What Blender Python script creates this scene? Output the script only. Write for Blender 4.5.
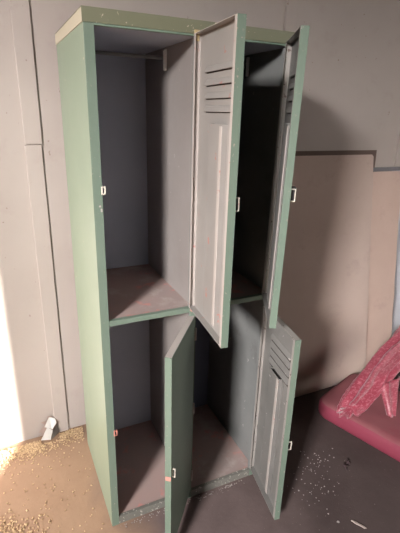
import bpy, bmesh, math, random
from mathutils import Vector, Matrix, noise
random.seed(7)
for o in list(bpy.data.objects): bpy.data.objects.remove(o)
S = bpy.context.scene
C = S.collection

# ---------------------------------------------------------------- camera, light, exposure
cam = bpy.data.cameras.new('camera')
cam.sensor_fit = 'VERTICAL'; cam.sensor_height = 36.0
cam.lens = 424.99 * 36 / 533
cam.clip_start = 0.02
camo = bpy.data.objects.new('camera', cam); C.objects.link(camo)
camo.location = (-0.2463, -1.2541, 1.5616)
camo.rotation_euler = (1.2233, -0.0272, -0.4364)
S.camera = camo
S.view_settings.view_transform = 'Standard'; S.view_settings.look = 'None'
S.view_settings.gamma = 1; S.view_settings.use_curve_mapping = False
S.view_settings.exposure = -0.9

w = bpy.data.worlds.new('sky'); S.world = w; w.use_nodes = True
w.node_tree.nodes['Background'].inputs[0].default_value = (0.80, 0.88, 1.0, 1)
w.node_tree.nodes['Background'].inputs[1].default_value = 1.0

sun = bpy.data.lights.new('sun', 'SUN'); sun.energy = 75.0; sun.angle = 0.012
sun.color = (1.0, 0.95, 0.88)
suno = bpy.data.objects.new('sun', sun); C.objects.link(suno)
el = math.radians(20.0)
sd = Vector((0.477 * math.cos(el), 0.879 * math.cos(el), -math.sin(el)))
suno.rotation_euler = sd.to_track_quat('-Z', 'Y').to_euler()
suno.location = (-3, -5, 3)

# open-sky daylight outside the doorway in the left wall
dl = bpy.data.lights.new('doorway_daylight', 'AREA'); dl.shape = 'RECTANGLE'
dl.size = 0.9; dl.size_y = 0.9; dl.spread = math.radians(80); dl.energy = 310; dl.color = (1.0, 0.97, 0.95)
dlo = bpy.data.objects.new('doorway_daylight', dl); C.objects.link(dlo)
dlo.location = (-4.3, -4.0, 3.3)
dlo.rotation_euler = Vector((4.6, 4.0, -2.4)).to_track_quat('-Z', 'Y').to_euler()

# added fill light at an unseen, made-up opening in the right-hand wall
wl = bpy.data.lights.new('added_window_fill', 'AREA'); wl.shape = 'RECTANGLE'
wl.size = 1.8; wl.size_y = 1.1; wl.energy = 100; wl.color = (1.0, 0.92, 0.85)
wlo = bpy.data.objects.new('added_window_fill', wl); C.objects.link(wlo)
wlo.location = (4.66, -2.6, 1.75)
wlo.rotation_euler = Vector((-1, 0.55, -.1)).to_track_quat('-Z', 'Y').to_euler()

# ---------------------------------------------------------------- constants
W, D, H = 0.662, 0.499, 1.809
SH = 0.891                     # shelf height
YW = 0.636                     # face of the back wall
ST = 0.028                     # stile width

# ---------------------------------------------------------------- node helpers
def new_mat(name):
    m = bpy.data.materials.new(name); m.use_nodes = True
    nt = m.node_tree; b = nt.nodes['Principled BSDF']
    return m, nt, b
def nd(nt, t, **kw):
    n = nt.nodes.new(t)
    for k, v in kw.items(): setattr(n, k, v)
    return n
def noise_fac(nt, scale, detail=4, rough=0.6, lo=0.4, hi=0.6, coord='Object', stretch=None, offset=(0,0,0)):
    tc = nd(nt, 'ShaderNodeTexCoord'); src = tc.outputs[coord]
    mp = nd(nt, 'ShaderNodeMapping'); nt.links.new(src, mp.inputs[0])
    if stretch: mp.inputs['Scale'].default_value = stretch
    mp.inputs['Location'].default_value = offset
    n = nd(nt, 'ShaderNodeTexNoise'); nt.links.new(mp.outputs[0], n.inputs['Vector'])
    n.inputs['Scale'].default_value = scale; n.inputs['Detail'].default_value = detail
    n.inputs['Roughness'].default_value = rough
    r = nd(nt, 'ShaderNodeMapRange'); r.clamp = True
    nt.links.new(n.outputs['Fac'], r.inputs[0])
    r.inputs[1].default_value = lo; r.inputs[2].default_value = hi
    return r.outputs[0]
def mix(nt, fac, a, b, amt=1.0):
    m = nd(nt, 'ShaderNodeMix', data_type='RGBA')
    if amt != 1.0:
        q = nd(nt, 'ShaderNodeMath', operation='MULTIPLY'); nt.links.new(fac, q.inputs[0]); q.inputs[1].default_value = amt
        fac = q.outputs[0]
    nt.links.new(fac, m.inputs[0])
    for i, v in ((6, a), (7, b)):
        if isinstance(v, tuple): m.inputs[i].default_value = (*v, 1)
        else: nt.links.new(v, m.inputs[i])
    return m.outputs[2]
def bump(nt, b, fac, strength, dist=0.002):
    n = nd(nt, 'ShaderNodeBump'); n.inputs['Strength'].default_value = strength
    n.inputs['Distance'].default_value = dist
    nt.links.new(fac, n.inputs['Height']); nt.links.new(n.outputs[0], b.inputs['Normal'])

def paint(name, base, alt, chip=None, chip_lo=0.68, chip_hi=0.72, chip_scale=60, rough=0.5, patch=None, patch_lo=0.6, patch_amt=0.7, bumpy=0.15, mott=3.0, spec=0.4):
    m, nt, b = new_mat(name)
    c = mix(nt, noise_fac(nt, mott, 5, .6, .35, .65), base, alt)
    if patch: c = mix(nt, noise_fac(nt, 5, 6, .7, patch_lo, patch_lo + .1, offset=(3, 1, 7)), c, patch, patch_amt)
    if chip: c = mix(nt, noise_fac(nt, chip_scale, 3, .6, chip_lo, chip_hi), c, chip)
    nt.links.new(c, b.inputs['Base Color'])
    b.inputs['Roughness'].default_value = rough
    b.inputs['Specular IOR Level'].default_value = spec
    bump(nt, b, noise_fac(nt, 40, 4, .6, .2, .8), bumpy, 0.001)
    return m

M = {}
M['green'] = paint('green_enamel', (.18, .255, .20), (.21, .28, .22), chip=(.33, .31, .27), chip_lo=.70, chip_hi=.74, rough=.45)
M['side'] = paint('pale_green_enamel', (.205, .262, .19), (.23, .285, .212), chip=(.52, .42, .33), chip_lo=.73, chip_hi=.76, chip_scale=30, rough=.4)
M['trim_green'] = paint('chipped_green_enamel', (.142, .192, .15), (.168, .218, .172), chip=(.34, .29, .25), chip_lo=.66, chip_hi=.70, chip_scale=110, rough=.45)
M['cap'] = paint('olive_cap_enamel', (.155, .162, .105), (.185, .185, .125), chip=(.50, .45, .36), chip_lo=.66, chip_hi=.69, chip_scale=70, rough=.5)
M['capside'] = paint('dusty_lit_cap_side', (.46, .42, .32), (.50, .45, .35), chip=(.52, .36, .28), chip_lo=.70, chip_hi=.74, chip_scale=30, rough=.5)  # left skirt: dust and the light on that side both in the colour
M['inner'] = paint('grey_steel_paint', (.235, .207, .195), (.27, .242, .23), chip=(.36, .32, .30), chip_lo=.68, chip_hi=.73, chip_scale=45, patch=(.27, .185, .165), patch_lo=.60, patch_amt=.6, rough=.45)
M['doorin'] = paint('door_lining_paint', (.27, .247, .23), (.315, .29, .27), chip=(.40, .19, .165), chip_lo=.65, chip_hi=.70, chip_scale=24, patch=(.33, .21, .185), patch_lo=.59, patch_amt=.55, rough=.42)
M['liplow'] = paint('shaded_worn_lip', (.30, .275, .255), (.35, .325, .30), chip=(.14, .10, .09), chip_lo=.64, chip_hi=.67, chip_scale=60, rough=.5)  # worn lip paint darkened to carry the shade on the right-hand doors
M['slot_dark'] = paint('painted_slot_shade', (.05, .04, .038), (.07, .055, .05), rough=.9)  # shade of the louvre openings, painted as a dark colour
M['lip'] = paint('worn_lip_paint', (.40, .355, .33), (.46, .415, .385), chip=(.42, .20, .17), chip_lo=.64, chip_hi=.70, chip_scale=38, rough=.45)
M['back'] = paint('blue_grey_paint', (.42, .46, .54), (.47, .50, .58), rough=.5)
M['back_shaded'] = paint('shaded_blue_grey_paint', (.12, .135, .19), (.14, .155, .215), rough=.5)  # right column's copy of the blue-grey lining, darkened to carry its shade
M['steel_shaded'] = paint('shaded_steel_paint', (.165, .168, .165), (.21, .21, .205), chip=(.42, .40, .38), chip_lo=.70, chip_hi=.74, chip_scale=30, patch=(.11, .105, .10), patch_lo=.58, patch_amt=.5, rough=.5)  # grey steel with the weak light of the right column in its colour
M['rail'] = paint('dusty_rail', (.15, .15, .13), (.19, .18, .16), chip=(.5, .46, .42), chip_lo=.60, chip_hi=.64, chip_scale=70, rough=.6)
M['black'] = paint('black_iron', (.02, .018, .018), (.03, .026, .026), rough=.6)
M['dust'] = paint('dusty_shelf', (.39, .27, .245), (.33, .265, .25), chip=(.50, .24, .22), chip_lo=.6, chip_hi=.7, chip_scale=14, patch=(.45, .38, .35), patch_lo=.55, rough=.8, spec=.2)
M['zinc'] = paint('bare_zinc', (.58, .53, .46), (.66, .61, .54), chip=(.5, .16, .13), chip_lo=.66, chip_hi=.7, chip_scale=120, rough=.4)
M['bright'] = paint('bright_steel', (.66, .66, .65), (.72, .72, .70), rough=.3)
M['redrust'] = paint('red_primer', (.55, .22, .18), (.62, .30, .25), rough=.7)
M['brass'] = paint('stained_brass', (.45, .33, .17), (.50, .40, .25), chip=(.3, .2, .1), rough=.5)
M['white'] = paint('white_lining', (.78, .76, .74), (.70, .67, .64), rough=.8)
M['torn'] = paint('shaded_lining', (.36, .35, .35), (.42, .40, .40), rough=.9)  # white lining toned grey for the shaded side of the fold
M['tear'] = paint('torn_edge', (.42, .32, .28), (.46, .36, .32), rough=.9)
M['board'] = paint('weathered_hardboard', (.45, .35, .30), (.50, .39, .34), chip=(.50, .44, .40), chip_lo=.74, chip_hi=.77, chip_scale=11, patch=(.36, .27, .23), patch_lo=.56, patch_amt=.4, rough=.75, mott=2.2, spec=.25)
M['board2'] = paint('pale_hardboard', (.49, .36, .30), (.54, .40, .34), patch=(.43, .31, .26), patch_lo=.56, patch_amt=.5, chip=(.2, .14, .12), chip_lo=.77, chip_hi=.79, chip_scale=9, rough=.75, mott=2.2, spec=.25)
M['board3'] = paint('brown_hardboard', (.13, .092, .076), (.155, .11, .095), rough=.8, spec=.2)
M['bluewhite'] = paint('blue_white_wall_paint', (.55, .56, .60), (.62, .62, .66), rough=.7)
M['pad'] = paint('crimson_pad_cover', (.225, .033, .06), (.27, .045, .076), patch=(.26, .06, .075), patch_lo=.58, patch_amt=.4, rough=.7, bumpy=.4)
M['padtop'] = paint('dusty_pad_top', (.225, .068, .08), (.265, .09, .10), patch=(.25, .05, .07), patch_lo=.60, patch_amt=.5, rough=.8, bumpy=.4)
M['doorlow'] = paint('shaded_door_lining', (.165, .158, .148), (.21, .20, .19), chip=(.40, .37, .35), chip_lo=.68, chip_hi=.72, chip_scale=35, patch=(.12, .11, .105), patch_lo=.56, patch_amt=.5, rough=.42)  # door lining darkened in colour for the dimmer right-hand doors
M['wood'] = paint('pale_splinter', (.34, .28, .25), (.40, .33, .30), rough=.8)
M['leaf'] = paint('dark_scrap', (.05, .03, .035), (.08, .05, .05), rough=.9)
M['crumb'] = paint('plaster', (.42, .37, .35), (.34, .30, .28), rough=.9)
M['ledge'] = paint('grey_ledge_paint', (.15, .145, .155), (.19, .18, .19), rough=.7)
M['ceiling'] = paint('ceiling_paint', (.10, .085, .075), (.13, .11, .10), rough=.9)
M['fill_wall'] = paint('cool_fill_wall_paint', (.60, .63, .68), (.66, .68, .72), rough=.9)  # cool pale tone chosen so the unseen wall bounces fill light
M['dark_wall'] = paint('dark_shed_wall', (.11, .09, .08), (.14, .115, .10), rough=.9)  # unseen side walls, set dark to cut bounce light

# wall paint: pinkish cream with small dark specks and smudges
m, nt, b = new_mat('pink_cream_wall_paint')
c = mix(nt, noise_fac(nt, 1.3, 4, .6, .35, .65), (.40, .345, .315), (.435, .38, .35))
c = mix(nt, noise_fac(nt, 6, 6, .7, .58, .75), c, (.36, .295, .27), .5)
c = mix(nt, noise_fac(nt, 38, 2, .5, .735, .76, offset=(5, 2, 1)), c, (.24, .17, .15), .8)
nt.links.new(c, b.inputs['Base Color']); b.inputs['Roughness'].default_value = .6
b.inputs['Specular IOR Level'].default_value = .3
bump(nt, b, noise_fac(nt, 9, 4, .6, .2, .8), .12, .004)
M['wall'] = m

# floor: grey-mauve concrete under patches of tan earth dust
m, nt, b = new_mat('dusty_concrete')
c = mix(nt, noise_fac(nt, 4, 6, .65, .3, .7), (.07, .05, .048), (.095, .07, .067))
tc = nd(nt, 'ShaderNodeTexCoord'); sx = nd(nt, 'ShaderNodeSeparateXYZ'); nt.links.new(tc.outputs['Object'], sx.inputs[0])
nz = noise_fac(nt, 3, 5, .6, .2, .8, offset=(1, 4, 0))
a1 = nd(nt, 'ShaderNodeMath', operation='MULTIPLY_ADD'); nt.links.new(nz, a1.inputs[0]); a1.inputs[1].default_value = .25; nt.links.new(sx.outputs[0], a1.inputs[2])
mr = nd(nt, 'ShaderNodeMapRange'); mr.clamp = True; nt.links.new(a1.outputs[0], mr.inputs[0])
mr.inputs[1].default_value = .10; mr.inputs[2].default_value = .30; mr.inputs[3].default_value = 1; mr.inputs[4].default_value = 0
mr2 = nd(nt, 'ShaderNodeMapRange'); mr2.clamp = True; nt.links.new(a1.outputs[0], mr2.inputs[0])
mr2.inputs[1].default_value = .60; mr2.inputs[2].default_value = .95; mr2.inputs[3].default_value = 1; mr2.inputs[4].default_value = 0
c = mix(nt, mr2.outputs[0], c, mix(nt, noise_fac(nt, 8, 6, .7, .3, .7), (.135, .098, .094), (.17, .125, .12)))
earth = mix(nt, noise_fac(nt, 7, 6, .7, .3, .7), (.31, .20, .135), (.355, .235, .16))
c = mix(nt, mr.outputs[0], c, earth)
c = mix(nt, noise_fac(nt, 90, 3, .6, .68, .73), c, (.45, .38, .34), .5)
nt.links.new(c, b.inputs['Base Color']); b.inputs['Roughness'].default_value = .85
b.inputs['Specular IOR Level'].default_value = .2
bump(nt, b, noise_fac(nt, 60, 5, .7, .2, .8), .25, .003)
M['floor'] = m

# grain kernels: colour varies by kernel
m, nt, b = new_mat('grain_kernels')
g = nd(nt, 'ShaderNodeNewGeometry')
c = mix(nt, g.outputs['Random Per Island'], (.40, .26, .15), (.70, .51, .31))
nt.links.new(c, b.inputs['Base Color']); b.inputs['Roughness'].default_value = .6
M['grain'] = m

# shiny pink cloth, pale highlight streaks painted into the colour
m, nt, b = new_mat('shiny_pink_cloth')
c = mix(nt, noise_fac(nt, 14, 4, .6, .35, .65), (.27, .032, .058), (.34, .055, .085))
sp = noise_fac(nt, 120, 4, .7, .50, .66, stretch=(.4, 1, 1))
c = mix(nt, sp, c, (.66, .30, .34), .6)
nt.links.new(c, b.inputs['Base Color']); b.inputs['Roughness'].default_value = .28
b.inputs['Sheen Weight'].default_value = .3
bump(nt, b, sp, .35, .002)
M['cloth'] = m

# ---------------------------------------------------------------- mesh helpers
def box(bm, x0, y0, z0, x1, y1, z1, mi=0, faces=None):
    v = [bm.verts.new(p) for p in ((x0,y0,z0),(x1,y0,z0),(x1,y1,z0),(x0,y1,z0),(x0,y0,z1),(x1,y0,z1),(x1,y1,z1),(x0,y1,z1))]
    F = {'-z':(3,2,1,0),'+z':(4,5,6,7),'-y':(0,1,5,4),'+x':(1,2,6,5),'+y':(2,3,7,6),'-x':(3,0,4,7)}
    for k, i in F.items():
        f = bm.faces.new([v[j] for j in i]); f.material_index = (faces or {}).get(k, mi)
def prism(bm, prof, axis, a, b_, mi=0):
    """closed 2-D profile swept between a and b_ along an axis"""
    def P(u, v, s): return {'x':(s,u,v),'y':(u,s,v),'z':(u,v,s)}[axis]
    A = [bm.verts.new(P(u, v, a)) for u, v in prof]; B = [bm.verts.new(P(u, v, b_)) for u, v in prof]
    n = len(prof)
    for i in range(n):
        f = bm.faces.new((A[i], A[(i+1)%n], B[(i+1)%n], B[i])); f.material_index = mi
    bm.faces.new(A[::-1]).material_index = mi; bm.faces.new(B).material_index = mi
def rod(bm, p, q, r, n=10):
    p, q = Vector(p), Vector(q); d = (q-p).normalized()
    u = d.orthogonal().normalized(); v = d.cross(u)
    A = [bm.verts.new(p + r*(math.cos(t)*u + math.sin(t)*v)) for t in [2*math.pi*i/n for i in range(n)]]
    B = [bm.verts.new(a.co + (q-p)) for a in A]
    for i in range(n): bm.faces.new((A[i], A[(i+1)%n], B[(i+1)%n], B[i]))
    bm.faces.new(A[::-1]); bm.faces.new(B)
def obj(name, bm, mats, parent=None, bevel=0.0, smooth=False):
    bmesh.ops.recalc_face_normals(bm, faces=bm.faces)
    me = bpy.data.meshes.new(name); bm.to_mesh(me); bm.free()
    for mm in (mats if isinstance(mats, (list, tuple)) else [mats]): me.materials.append(M[mm])
    if smooth:
        for p in me.polygons: p.use_smooth = True
    o = bpy.data.objects.new(name, me); C.objects.link(o)
    if parent: o.parent = parent
    if bevel:
        md = o.modifiers.new('bevel', 'BEVEL'); md.width = bevel; md.segments = 2; md.limit_method = 'ANGLE'
    return o
def tag(o, label, cat, group=None, kind=None):
    o['label'] = label; o['category'] = cat
    if group: o['group'] = group
    if kind: o['kind'] = kind
    return o
def thing(name, label, cat, loc=(0,0,0), group=None):
    o = bpy.data.objects.new(name, None); C.objects.link(o); o.location = loc
    o.empty_display_size = .05
    return tag(o, label, cat, group)
def struct(name, bm, mats, label=None, bevel=0.0):
    o = obj(name, bm, mats, None, bevel); o['kind'] = 'structure'
    if label: o['label'] = label
    return o
def BM(): return bmesh.new()

# ---------------------------------------------------------------- the room
XL, XR, YF, ZC = -2.3, 4.6, -6.0, 3.6
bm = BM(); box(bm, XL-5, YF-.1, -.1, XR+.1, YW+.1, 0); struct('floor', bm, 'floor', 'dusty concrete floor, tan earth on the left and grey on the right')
bm = BM(); box(bm, XL-.12, YW, 0, XR+.1, YW+.1, ZC); struct('wall_back', bm, 'wall', 'pinkish cream painted sheet wall behind the locker')
bm = BM(); box(bm, XR, YF, 0, XR+.1, -3.6, ZC); box(bm, XR, -1.6, 0, XR+.1, YW, ZC); box(bm, XR, -3.6, 0, XR+.1, -1.6, 1.1); box(bm, XR, -3.6, 2.4, XR+.1, -1.6, ZC); struct('wall_right', bm, 'dark_wall', 'dark side wall')  # opening made for the added fill light
bm = BM(); box(bm, XL-.12, YF-.1, 0, XR+.1, YF, ZC); struct('wall_front', bm, 'fill_wall', 'unseen wall behind the camera, made pale to reflect fill')
bm = BM(); box(bm, XL-.12, YF-.1, ZC, XR+.1, YW+.1, ZC+.1); struct('ceiling', bm, 'ceiling', 'plain ceiling')
DY0, DY1, DZ = -3.254, -1.45, 2.75
bm = BM()
box(bm, XL-.12, YF, 0, XL, DY0, ZC); box(bm, XL-.12, DY1, 0, XL, YW, ZC); box(bm, XL-.12, DY0, DZ, XL, DY1, ZC)
struct('wall_left', bm, 'dark_wall', 'side wall with the open doorway')

# battens and the odd sheet on the back wall
bm = BM(); box(bm, -.135, YW-.008, 0, -.070, YW+.01, 1.42); box(bm, -.132, YW-.008, 1.424, -.066, YW+.01, ZC)
o = struct('trim_1', bm, 'wall', 'vertical batten on the wall left of the locker', .002); 
bm = BM(); box(bm, 1.058, YW-.012, 0, 1.123, YW+.01, ZC); struct('trim_2', bm, 'wall', 'vertical batten on the wall right of the locker', .002)
bm = BM(); box(bm, 1.935, YW-.014, 0, XR, YW+.01, 1.27); struct('trim_3', bm, 'bluewhite', 'bluish white wall sheet at the far right', .002)
bm = BM(); box(bm, 1.942, YW-.008, 1.285, XR, YW+.01, ZC); struct('trim_5', bm, 'wall', 'upper wall sheet at the far right', .002)
bm = BM(); box(bm, 1.70, YW-.022, 1.262, 2.6, YW+.01, 1.284); struct('trim_4', bm, 'ledge', 'thin grey ledge on the wall at right', .002)

# ---------------------------------------------------------------- the locker
L = thing('locker', 'tall green four-door steel locker with all doors hanging open, against the wall', 'locker')
T = .0022
# side panels (outside pale green, inside grey)
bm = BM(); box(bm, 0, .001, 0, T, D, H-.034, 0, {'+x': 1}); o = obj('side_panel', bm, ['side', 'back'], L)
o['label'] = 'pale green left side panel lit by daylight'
bm = BM(); box(bm, W-T, .001, 0, W, D, H-.034, 0, {'-x': 1}); obj('side_panel', bm, ['green', 'steel_shaded'], L)
for (x0, x1, mt) in ((T, W/2, 'back'), (W/2, W-T, 'back_shaded')):
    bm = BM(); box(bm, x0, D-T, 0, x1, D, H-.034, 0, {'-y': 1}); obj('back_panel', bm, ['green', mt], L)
# cap: a tray with a skirt all round
bm = BM()
e = .0025
box(bm, -e, -e, H-.003, W+e, D+e, H, 0)
box(bm, -e, -e, H-.035, W+e, 0, H-.003); box(bm, -e, D, H-.035, W+e, D+e, H-.003)
box(bm, -e, 0, H-.035, 0, D, H-.003, 1); box(bm, W, 0, H-.035, W+e, D, H-.003)
obj('top_panel', bm, ['cap', 'capside'], L)
for (x0, x1) in ((ST+.0003, W/2-.0127), (W/2+.0127, W-ST-.0003)):
    bm = BM(); box(bm, x0, .0005, H-.040, x1, .015, H-.0352); obj('top_rail', bm, 'green', L)
bm = BM(); box(bm, T, .020, H-.040, W-T, D-T, H-.037); obj('ceiling_sheet', bm, 'back', L)
# stiles: folded strips with a return inside
for (x0, x1) in ((0.0003, ST), (W/2-.0125, W/2+.0125), (W-ST, W-.0003)):
    bm = BM(); box(bm, x0, 0, 0.0, x1, .002, H-.035)
    if x0 < .2: box(bm, x1-.002, .002, 0.035, x1, .018, H-.046)
    elif x0 < .5: box(bm, x0, .002, .035, x0+.002, .018, H-.046); box(bm, x1-.002, .002, .035, x1, .018, H-.046)
    else: box(bm, x0, .002, .035, x0+.002, .018, H-.046)
    bm.normal_update()
    if x0 > .2:
        for f in bm.faces:
            if f.calc_center_median().y > .0021: f.material_index = 1
    obj('front_stile', bm, ['trim_green', 'steel_shaded'], L, .0008)
bm = BM(); box(bm, W/2-.0012, .018, .035, W/2+.0012, D-T, H-.040); obj('partition', bm, 'inner', L)
# shelves with a green front lip
for (x0, x1) in ((T, W/2-.0012), (W/2+.0012, W-T)):
    bm = BM(); box(bm, x0, .019, SH+.011, x1, D-T, SH+.014); o = obj('shelf', bm, 'dust', L)
    lx0 = ST+.0003 if x0 < .1 else W/2+.0127; lx1 = W/2-.0127 if x0 < .1 else W-ST-.0003
    bm = BM(); box(bm, lx0, .001, SH-.004, lx1, .019, SH+.0145); obj('shelf_lip', bm, 'trim_green', o, .001)
for (x0, x1) in ((T, W/2-.0012), (W/2+.0012, W-T)):
    bm = BM(); box(bm, x0, .016, .029, x1, D-T, .032); obj('floor_panel', bm, 'dust', L)
for (x0, x1) in ((ST+.0003, W/2-.0127), (W/2+.0127, W-ST-.0003)):
    bm = BM(); box(bm, x0, .001, 0, x1, .016, .035); obj('bottom_rail', bm, 'rail', L, .001)
# coat rail bracket high on the partition, and rail across the back
for (x, s) in ((W/2-.0012, -1), (W-T, -1)):
    bm = BM()
    box(bm, min(x, x+s*.004), .262, 1.695, max(x, x+s*.004), .279, 1.762)
    box(bm, min(x, x+s*.013), .2615, 1.695, max(x, x+s*.013), .2645, 1.757)
    o = obj('coat_rail_bracket', bm, 'bright', L, .0008); o['label'] = 'bright steel coat rail bracket'
for (x0, x1) in ((T, W/2-.006), (W/2+.0012, W-T-.006)):
    bm = BM(); rod(bm, (x0, .272, 1.735), (x1, .272, 1.735), .006, 12); obj('coat_rail', bm, 'steel_shaded', L, smooth=True)
# strike tabs on the left stile, with a hole and scraped red primer
def ring(bm, cx, y0, y1, cz, hw, hh, t):
    box(bm, cx-hw, y0, cz-hh, cx-hw+t, y1, cz+hh); box(bm, cx+hw-t, y0, cz-hh, cx+hw, y1, cz+hh)
    box(bm, cx-hw+t, y0, cz+hh-t, cx+hw-t, y1, cz+hh); box(bm, cx-hw+t, y0, cz-hh, cx+hw-t, y1, cz-hh+t)
for z in (1.338, .453):
    bm = BM(); ring(bm, .031, -.0035, -.0004, z, .0068, .0125, .0045); o = obj('strike_tab', bm, 'zinc' if z > 1 else 'redrust', L, .0008)
    o['label'] = 'small pale strike tab with a hole' if z > 1 else 'small strike tab scraped to red primer'
bm = BM(); box(bm, .0200, -.0012, 1.274, .0262, -.0002, 1.284); box(bm, .016, -.0012, 1.289, .0215, -.0002, 1.294); o = obj('paint_scar', bm, 'lip', L, .0004)
bm = BM(); prism(bm, [(W/2-.0125, .896), (W/2-.006, .890), (W/2+.003, .897), (W/2+.006, .910), (W/2-.002, .916), (W/2-.011, .908)], 'y', -.0015, -.0002); o = obj('primer_patch', bm, 'redrust', L); o['label'] = 'red primer scrape by the shelf end'
# twisted wire and brass tag at the top hinge
bm = BM(); box(bm, W/2-.018, -.006, 1.755, W/2-.002, -.0026, 1.784); o = obj('hinge_tag', bm, 'brass', L, .001); o['label'] = 'tarnished brass tag at the top hinge'

def door(hx, angle, zt, zb, dw, latch_z, lining='doorin', lip='lip', slot_shade=.0022, prot=.016, chan=(.44, .76, .240), tilt=0.0):
    g = BM(); th = .022; t = .0014; h = zt - zb
    # pan: outer sheet, four flanges, inner lips   (0 green, 1 lining, 2 worn lip)
    box(g, -dw, 0, 0, 0, t, h, 0, {'+y': 1})
    box(g, -dw, t, 0, -dw+t, th, h, 0, {'+x': 1})
    box(g, -t, t, 0, 0, th, h, 2)
    box(g, -dw+t, t, 0, -t, th, t, 2, {'+z': 1}); box(g, -dw+t, t, h-t, -t, th, h, 2, {'-z': 1})
    box(g, -dw+t, th-t, t, -dw+.015, th, h-t, 2); box(g, -.013, th-t, t, -t, th, h-t, 2)
    d = obj('door', g, ['trim_green', lining, lip], L)
    d.location = (hx, -.003, zb); d.rotation_euler = (tilt, 0, angle)
    # louvres pressed into the upper part
    for k in range(4):
        z = h - .106 - .0345*k
        g = BM()
        prism(g, [(t, z+.017), (t+.003, z+.014), (t+.0085, z+.002), (t+.0085, z), (t+.0065, z), (t, z+.006)], 'x', -dw+.045, -.062)
        louvre = obj('louvre', g, lining, d, .0006)
        g = BM(); box(g, -dw+.046, t, z-slot_shade, -.063, t+.0012, z+.0005); obj('slot_shade', g, 'slot_dark', louvre)  # thin strip standing in for the dark under each louvre
    # stiffening channel from under the louvres to the foot
    xa, xb = -chan[0]*dw, -chan[1]*dw
    z0, z1 = .035, h - chan[2]
    g = BM(); y = t
    box(g, xb, y, z0, xb+t, y+.016, z1); box(g, xa-t, y, z0, xa, y+.016, z1)
    box(g, xb+t, y+.016-t, z0, xa-t, y+.016, z1)
    box(g, xa, y, z0, xa+.012, y+.0012, z1); box(g, xb-.012, y, z0, xb, y+.0012, z1)
    s = obj('stiffener', g, lining, d, .0006)
    g = BM(); box(g, xb, y+.016, z0, xb+.016, y+.0185, z1-.005); o = obj('lock_bar', g, 'lip', s, .001); o['label'] = 'pale lock bar'
    # hinges: knuckles on the hinge edge
    for z in (.05, h*.5-.02, h-.10):
        g = BM(); rod(g, (.002, -.003, z), (.002, -.003, z+.05), .004, 10); obj('hinge', g, lip, d, smooth=True)
    # hasp loop standing off the outer face near the free edge
    g = BM(); zc = latch_z - zb
    xx = -dw+.012
    box(g, xx, -prot, zc-.019, xx+.004, -prot+.003, zc+.019); box(g, xx, -prot+.003, zc+.016, xx+.004, 0, zc+.019)
    box(g, xx, -prot+.003, zc-.019, xx+.004, 0, zc-.016); box(g, xx, -.0025, zc-.016, xx+.004, 0, zc+.016)
    o = obj('hasp_loop', g, 'zinc', d, .0008); o['label'] = 'pale metal hasp loop'
    return d
A = math.radians
d1 = door(.335, A(85), 1.774, .912, .298, 1.335); d1['label'] = 'upper door hinged on the centre stile, swung straight out'
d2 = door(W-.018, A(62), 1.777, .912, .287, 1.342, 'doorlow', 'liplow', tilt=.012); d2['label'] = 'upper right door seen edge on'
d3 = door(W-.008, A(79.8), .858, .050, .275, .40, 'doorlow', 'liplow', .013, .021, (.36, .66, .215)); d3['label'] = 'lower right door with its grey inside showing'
d4 = door(.338, A(52), .872, .050, .293, .42, prot=.011); d4['label'] = 'lower door hinged on the centre stile, half open'
g = BM(); box(g, -.270, -.016, .410, -.240, -.001, .452); o = obj('latch_plate', g, 'black', d2, .001); o['label'] = 'black latch plate'
# scraped primer patch beside the lower hasp, hung wire on the top corner of the tall door
g = BM(); box(g, -.2935, .001, .345, -.2928, .020, .362); o = obj('primer_patch', g, 'redrust', d4); o['label'] = 'red primer scrape'
g = BM(); z = .842
rod(g, (-.294, -.002, z+.012), (-.270, -.010, z+.012), .0012, 6); rod(g, (-.270, -.010, z+.012), (-.270, -.010, z-.035), .0012, 6)
obj('wire_hook', g, 'zinc', d1)

# ---------------------------------------------------------------- boards leaning on the wall
def board(name, label, x0, x1, h, ytop, ybot, th, mat, chips=0):
    a = math.atan2(ytop-ybot, h); ln = math.hypot(h, ytop-ybot)
    bm = BM(); n = 24
    # outline with a slightly ragged edge
    pts = [(x0, 0), (x1, 0)]
    r = random.Random(int(x1*100))
    for i in range(1, n): pts.append((x1 + r.uniform(-.003, .003)*(1 if chips else .3), ln*i/n))
    if chips: pts += [(x1-.002, ln-.012), (x1-.010, ln-.004)]
    pts += [(x1-.014 if chips else x1, ln), (x0, ln)]
    prism(bm, pts, 'y', 0, th)
    o = obj(name, bm, mat, None, .001)
    o.location = (0, ybot, 0.0); o.rotation_euler = (-a, 0, 0)
    tag(o, label, 'board'); return o
board('hardboard_sheet', 'wide grey-brown hardboard sheet leaning on the wall just right of the locker', .80, 1.735, 1.362, .606, .385, .006, 'board', 1)
board('hardboard_sheet', 'narrower paler board leaning on the wall behind the pink cloth roll', 1.751, 1.985, 1.262, .606, .415, .006, 'board2', 1)
board('hardboard_sheet', 'dark brown board whose corner shows behind the wide hardboard sheet', 1.00, 1.775, 1.384, .628, .560, .006, 'board3')

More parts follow.
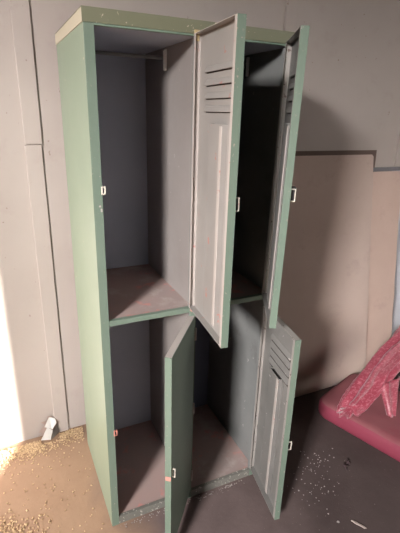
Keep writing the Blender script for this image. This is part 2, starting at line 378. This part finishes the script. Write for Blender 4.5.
# ---------------------------------------------------------------- pink pad and cloth roll
e1 = Vector((.31, -.951)); e2 = Vector((.951, .31)); P0 = Vector((1.185, .235))
LEN, WID, TH = .85, .46, .098
def padpt(u, v): return P0 + e1*u + e2*v
bm = BM()
def outline(ins, n=8):
    r = max(.085-ins, .01); out = []
    for (cu, cv, a0) in ((ins+r, ins+r, 180), (LEN-ins-r, ins+r, 270), (LEN-ins-r, WID-ins-r, 0), (ins+r, WID-ins-r, 90)):
        for k in range(n+1):
            a = math.radians(a0 + 90*k/n); out.append((cu + r*math.cos(a), cv + r*math.sin(a)))
    return out
rings = []
for (ins, z) in ((.012, 0.0), (.002, .012), (0, .035), (.001, .065), (.010, .085), (.028, TH-.002), (.055, TH), (.12, TH+.002)):
    rings.append([bm.verts.new((*padpt(u, v), z + (.004*noise.noise((u*7, v*7, z*5)) if z > .05 else 0))) for u, v in outline(ins)])
for A_, B_ in zip(rings, rings[1:]):
    for i in range(len(A_)): bm.faces.new((A_[i], A_[(i+1) % len(A_)], B_[(i+1) % len(A_)], B_[i]))
bm.faces.new(rings[0][::-1]); bm.faces.new(rings[-1])
for f in bm.faces:
    if min(v.co.z for v in f.verts) > .078: f.material_index = 1
o = obj('floor_pad', bm, ['pad', 'padtop'], None, smooth=True); tag(o, 'thick crimson pad with rounded corner lying on the floor at right', 'pad')

R_ = thing('cloth_roll', 'shiny pink cloth roll in deep folds, lying across the crimson pad', 'cloth', (1.30, .06, .10))
path = [Vector(p) for p in ((1.250, .045, .140), (1.30, .060, .165), (1.38, .080, .208), (1.48, .105, .250), (1.60, .140, .295), (1.74, .18, .338), (1.88, .225, .37))]
rad = [.044, .056, .060, .062, .064, .066, .068]
def cr(P, t):
    i = min(int(t), len(P)-2); f = t-i
    p0, p1, p2, p3 = P[max(i-1, 0)], P[i], P[i+1], P[min(i+2, len(P)-1)]
    return .5*((2*p1) + (p2-p0)*f + (2*p0-5*p1+4*p2-p3)*f*f + (3*p1-p0-3*p2+p3)*f**3)
bm = BM(); NS, NT = 70, 96; loops = []
for s in range(NS+1):
    t = (len(path)-1)*s/NS*.9999; c = cr(path, t); dd = (cr(path, min(t+.02, len(path)-1.001)) - cr(path, max(t-.02, 0))).normalized()
    side = dd.cross(Vector((0, 0, 1))).normalized(); up = side.cross(dd)
    i = min(int(t), len(rad)-2); r0 = rad[i] + (rad[i+1]-rad[i])*(t-i)
    if s < 5: r0 *= .80 + .05*s
    lp = []
    for k in range(NT):
        a = 2*math.pi*k/NT
        fold = 1 - abs(math.cos(3.5*a + .7*math.sin(t*1.3) + .9*noise.noise((t*.9, math.cos(a), math.sin(a)))))**1.8
        r = r0*(.62 + .48*fold + .05*noise.noise((math.cos(a)*2, math.sin(a)*2, t*3)) + .02*noise.noise((math.cos(a)*9, math.sin(a)*9, t*12)))
        dv = side*math.cos(a)*1.12 + up*math.sin(a)
        lp.append(bm.verts.new(c + dv*r - dd*((.018*fold - .030*math.cos(a) - .02*math.sin(a))*max(0, 1-s/8))))
    loops.append(lp)
for A_, B_ in zip(loops, loops[1:]):
    for i in range(NT): bm.faces.new((A_[i], A_[(i+1) % NT], B_[(i+1) % NT], B_[i]))
c0 = bm.verts.new(cr(path, 0) + Vector((.02, .004, .012))); c1 = bm.verts.new(path[-1])
for i in range(NT):
    bm.faces.new((loops[0][(i+1) % NT], loops[0][i], c0)); bm.faces.new((loops[-1][i], loops[-1][(i+1) % NT], c1))
for v in bm.verts: v.co -= Vector((1.30, .06, .10))
obj('folded_cloth', bm, 'cloth', R_, smooth=True)
# a loose flap hanging off the front of the roll onto the pad
bm = BM(); rows = []
for i in range(13):
    f = i/12; row = []
    for j in range(9):
        q = j/8
        x = 1.515 + (q-.5)*(.15-.10*f) - .05*f + .006*math.sin(q*9+f*3); y = .045 - .085*f - .018*math.sin(q*math.pi) + .008*math.cos(q*12); z = .255 - .150*f**.8 + .004*math.sin(q*10)
        row.append(bm.verts.new(Vector((x, y, max(z, .104))) - Vector((1.30, .06, .10))))
    rows.append(row)
for A_, B_ in zip(rows, rows[1:]):
    for j in range(8): bm.faces.new((A_[j], A_[j+1], B_[j+1], B_[j]))
o = obj('loose_flap', bm, 'cloth', R_, smooth=True)
md = o.modifiers.new('thick', 'SOLIDIFY'); md.thickness = .006

# ---------------------------------------------------------------- torn lining at the foot of the wall
tl = thing('torn_lining', 'torn white scrap of wall lining curling out at the wall foot beside the grain', 'scrap', (-.165, YW-.012, 0))
def poly(name, pts, th, mat, parent):
    bm = BM(); A_ = [bm.verts.new(p) for p in pts]; bm.faces.new(A_)
    r = bmesh.ops.solidify(bm, geom=bm.faces[:], thickness=th)
    return obj(name, bm, mat, parent)
poly('curled_sheet', [(-.030, -.030, .012), (.000, -.045, .012), (.010, -.030, .062), (-.006, -.012, .074)], .003, 'white', tl)
poly('upper_tongue', [(-.014, -.010, .078), (.010, -.026, .066), (.026, -.012, .090), (.022, .002, .112), (.004, .006, .128)], .003, 'white', tl)
poly('shaded_fold', [(.002, -.044, .010), (.030, -.004, .010), (.030, .002, .072), (.012, -.028, .062)], .003, 'torn', tl)
poly('torn_edge', [(-.040, .006, .008), (-.024, .004, .030), (-.034, .006, .036), (-.012, .004, .080), (-.024, .006, .104), (-.004, .004, .108), (.000, .006, .135), (.010, .005, .132), (.030, .006, .100), (.034, .006, .010)], .003, 'tear', tl)

tl.scale = (1.5, 1, .85)
# ---------------------------------------------------------------- spilled grain (nobody could count it)
def hash_in(x, y): # keep kernels off the locker
    return -.006 < x < W+.01 and y > -.006
bm = BM(); rg = random.Random(3)
ico = bmesh.new(); bmesh.ops.create_icosphere(ico, subdivisions=1, radius=1); IV = [v.co.copy() for v in ico.verts]; IF = [[v.index for v in f.verts] for f in ico.faces]; ico.free()
def kernel(x, y, z=0, s=1.0):
    a = rg.uniform(0, math.pi); sx_, sy_, sz_ = .0044*s, .0032*s, .0027*s
    vs = []
    for p in IV:
        q = Vector((p.x*sx_, p.y*sy_, p.z*sz_)); q.rotate(Matrix.Rotation(a, 3, 'Z')); vs.append(bm.verts.new(q + Vector((x, y, z + sz_*.9))))
    for f in IF: bm.faces.new([vs[i] for i in f])
n = 0
while n < 1300:      # band along the foot of the wall
    x = rg.uniform(-.42, .05); y = YW - .016 - abs(rg.gauss(0, .042)) - (.02 if x < -.2 else 0)
    if hash_in(x, y) or (x > -.02 and y < .50): continue
    if -.21 < x < -.12 and y > .57: continue
    kernel(x, y, rg.choice((0, 0, .003, .005)) if y > .56 else 0, rg.uniform(.8, 1.2)); n += 1
for i in range(900):      # heap nearer the camera
    x, y = rg.gauss(-.40, .06), rg.gauss(.08, .06)
    kernel(x, y, rg.choice((0, 0, 0, .004)), rg.uniform(.8, 1.2))
for i in range(200):      # strays between
    x, y = rg.uniform(-.5, .0), rg.uniform(.0, .6)
    if hash_in(x, y) or (x > -.02): continue
    kernel(x, y, 0, rg.uniform(.6, 1.1))
o = obj('spilled_grain', bm, 'grain'); tag(o, 'loose golden grain scattered on the floor along the wall and left of the locker', 'grain', kind='stuff')

bm = BM()
for i in range(130):      # flakes and grit shed along the foot rail
    x = rg.uniform(.03, .60); y = -.008 - abs(rg.gauss(0, .012))
    kernel(x, y, 0, rg.uniform(.3, .8))
o = obj('paint_flakes', bm, 'crumb'); tag(o, 'pale paint flakes and grit shed along the bottom rail of the locker', 'flakes', kind='stuff')
# ---------------------------------------------------------------- crumbs and scraps on the right-hand floor
rc = random.Random(11)
def rock(name, x, y, s, mat):
    bm = BM()
    bmesh.ops.create_icosphere(bm, subdivisions=2, radius=s)
    k = rc.uniform(0, 50)
    for v in bm.verts:
        v.co *= 1 + .5*noise.noise(v.co*(1.2/s) + Vector((k, k, 0))); v.co.z = v.co.z*.6
    zmin = min(v.co.z for v in bm.verts)
    for v in bm.verts: v.co.z -= zmin
    o = obj(name, bm, mat); o.location = (x, y, 0); return o
protos = [rock('plaster_crumb', 0, 0, .0022, 'crumb'), rock('plaster_crumb', 0, 0, .0016, 'crumb'), rock('plaster_crumb', 0, 0, .0028, 'crumb')]
spots = []
while len(spots) < 80:
    t = rc.random(); x = .80 + .22*t + rc.gauss(0, .045); y = -.24 + .22*t + rc.gauss(0, .045)
    if all((x-a)**2 + (y-b_)**2 > .008**2 for a, b_ in spots): spots.append((x, y))
for i, (x, y) in enumerate(spots):
    o = protos[i] if i < 3 else protos[i % 3].copy()
    if i >= 3: C.objects.link(o)
    o.location = (x, y, 0); o.rotation_euler = (0, 0, rc.uniform(0, 6))
    tag(o, 'tiny pale crumb among those strewn on the floor between locker and pad', 'crumb', 'pale crumbs on the floor right of the locker')
o = rock('plaster_lump', .845, -.352, .0055, 'crumb'); tag(o, 'pale lump lying just left of the wood splinter', 'crumb')
# splinter of wood
bm = BM(); prism(bm, [(-.030, -.003), (-.010, -.006), (.028, -.005), (.034, .001), (.020, .004), (-.022, .003)], 'z', 0, .005)
o = obj('wood_splinter', bm, 'wood', None, .001); o.location = (.915, -.392, 0); o.rotation_euler = (0, 0, A(-62)); tag(o, 'pale wood splinter lying on the floor at bottom right', 'splinter')
# curled dark scrap
bm = BM(); rows = []
for i in range(9):
    f = i/8; row = []
    for j in range(5):
        q = j/4 - .5; row.append(bm.verts.new(((f-.5)*.05, q*.022*(1-abs(f-.5)*1.4) + .01*math.sin(f*6), .003 + .014*abs(math.sin(f*5)) + .01*q*q)))
    rows.append(row)
for A_, B_ in zip(rows, rows[1:]):
    for j in range(4): bm.faces.new((A_[j], A_[j+1], B_[j+1], B_[j]))
o = obj('dry_leaf', bm, 'leaf', smooth=True); md = o.modifiers.new('t', 'SOLIDIFY'); md.thickness = .0015
o.location = (1.085, -.140, 0); o.rotation_euler = (0, 0, .9); tag(o, 'small dark curled leaf on the floor in front of the crimson pad', 'leaf')
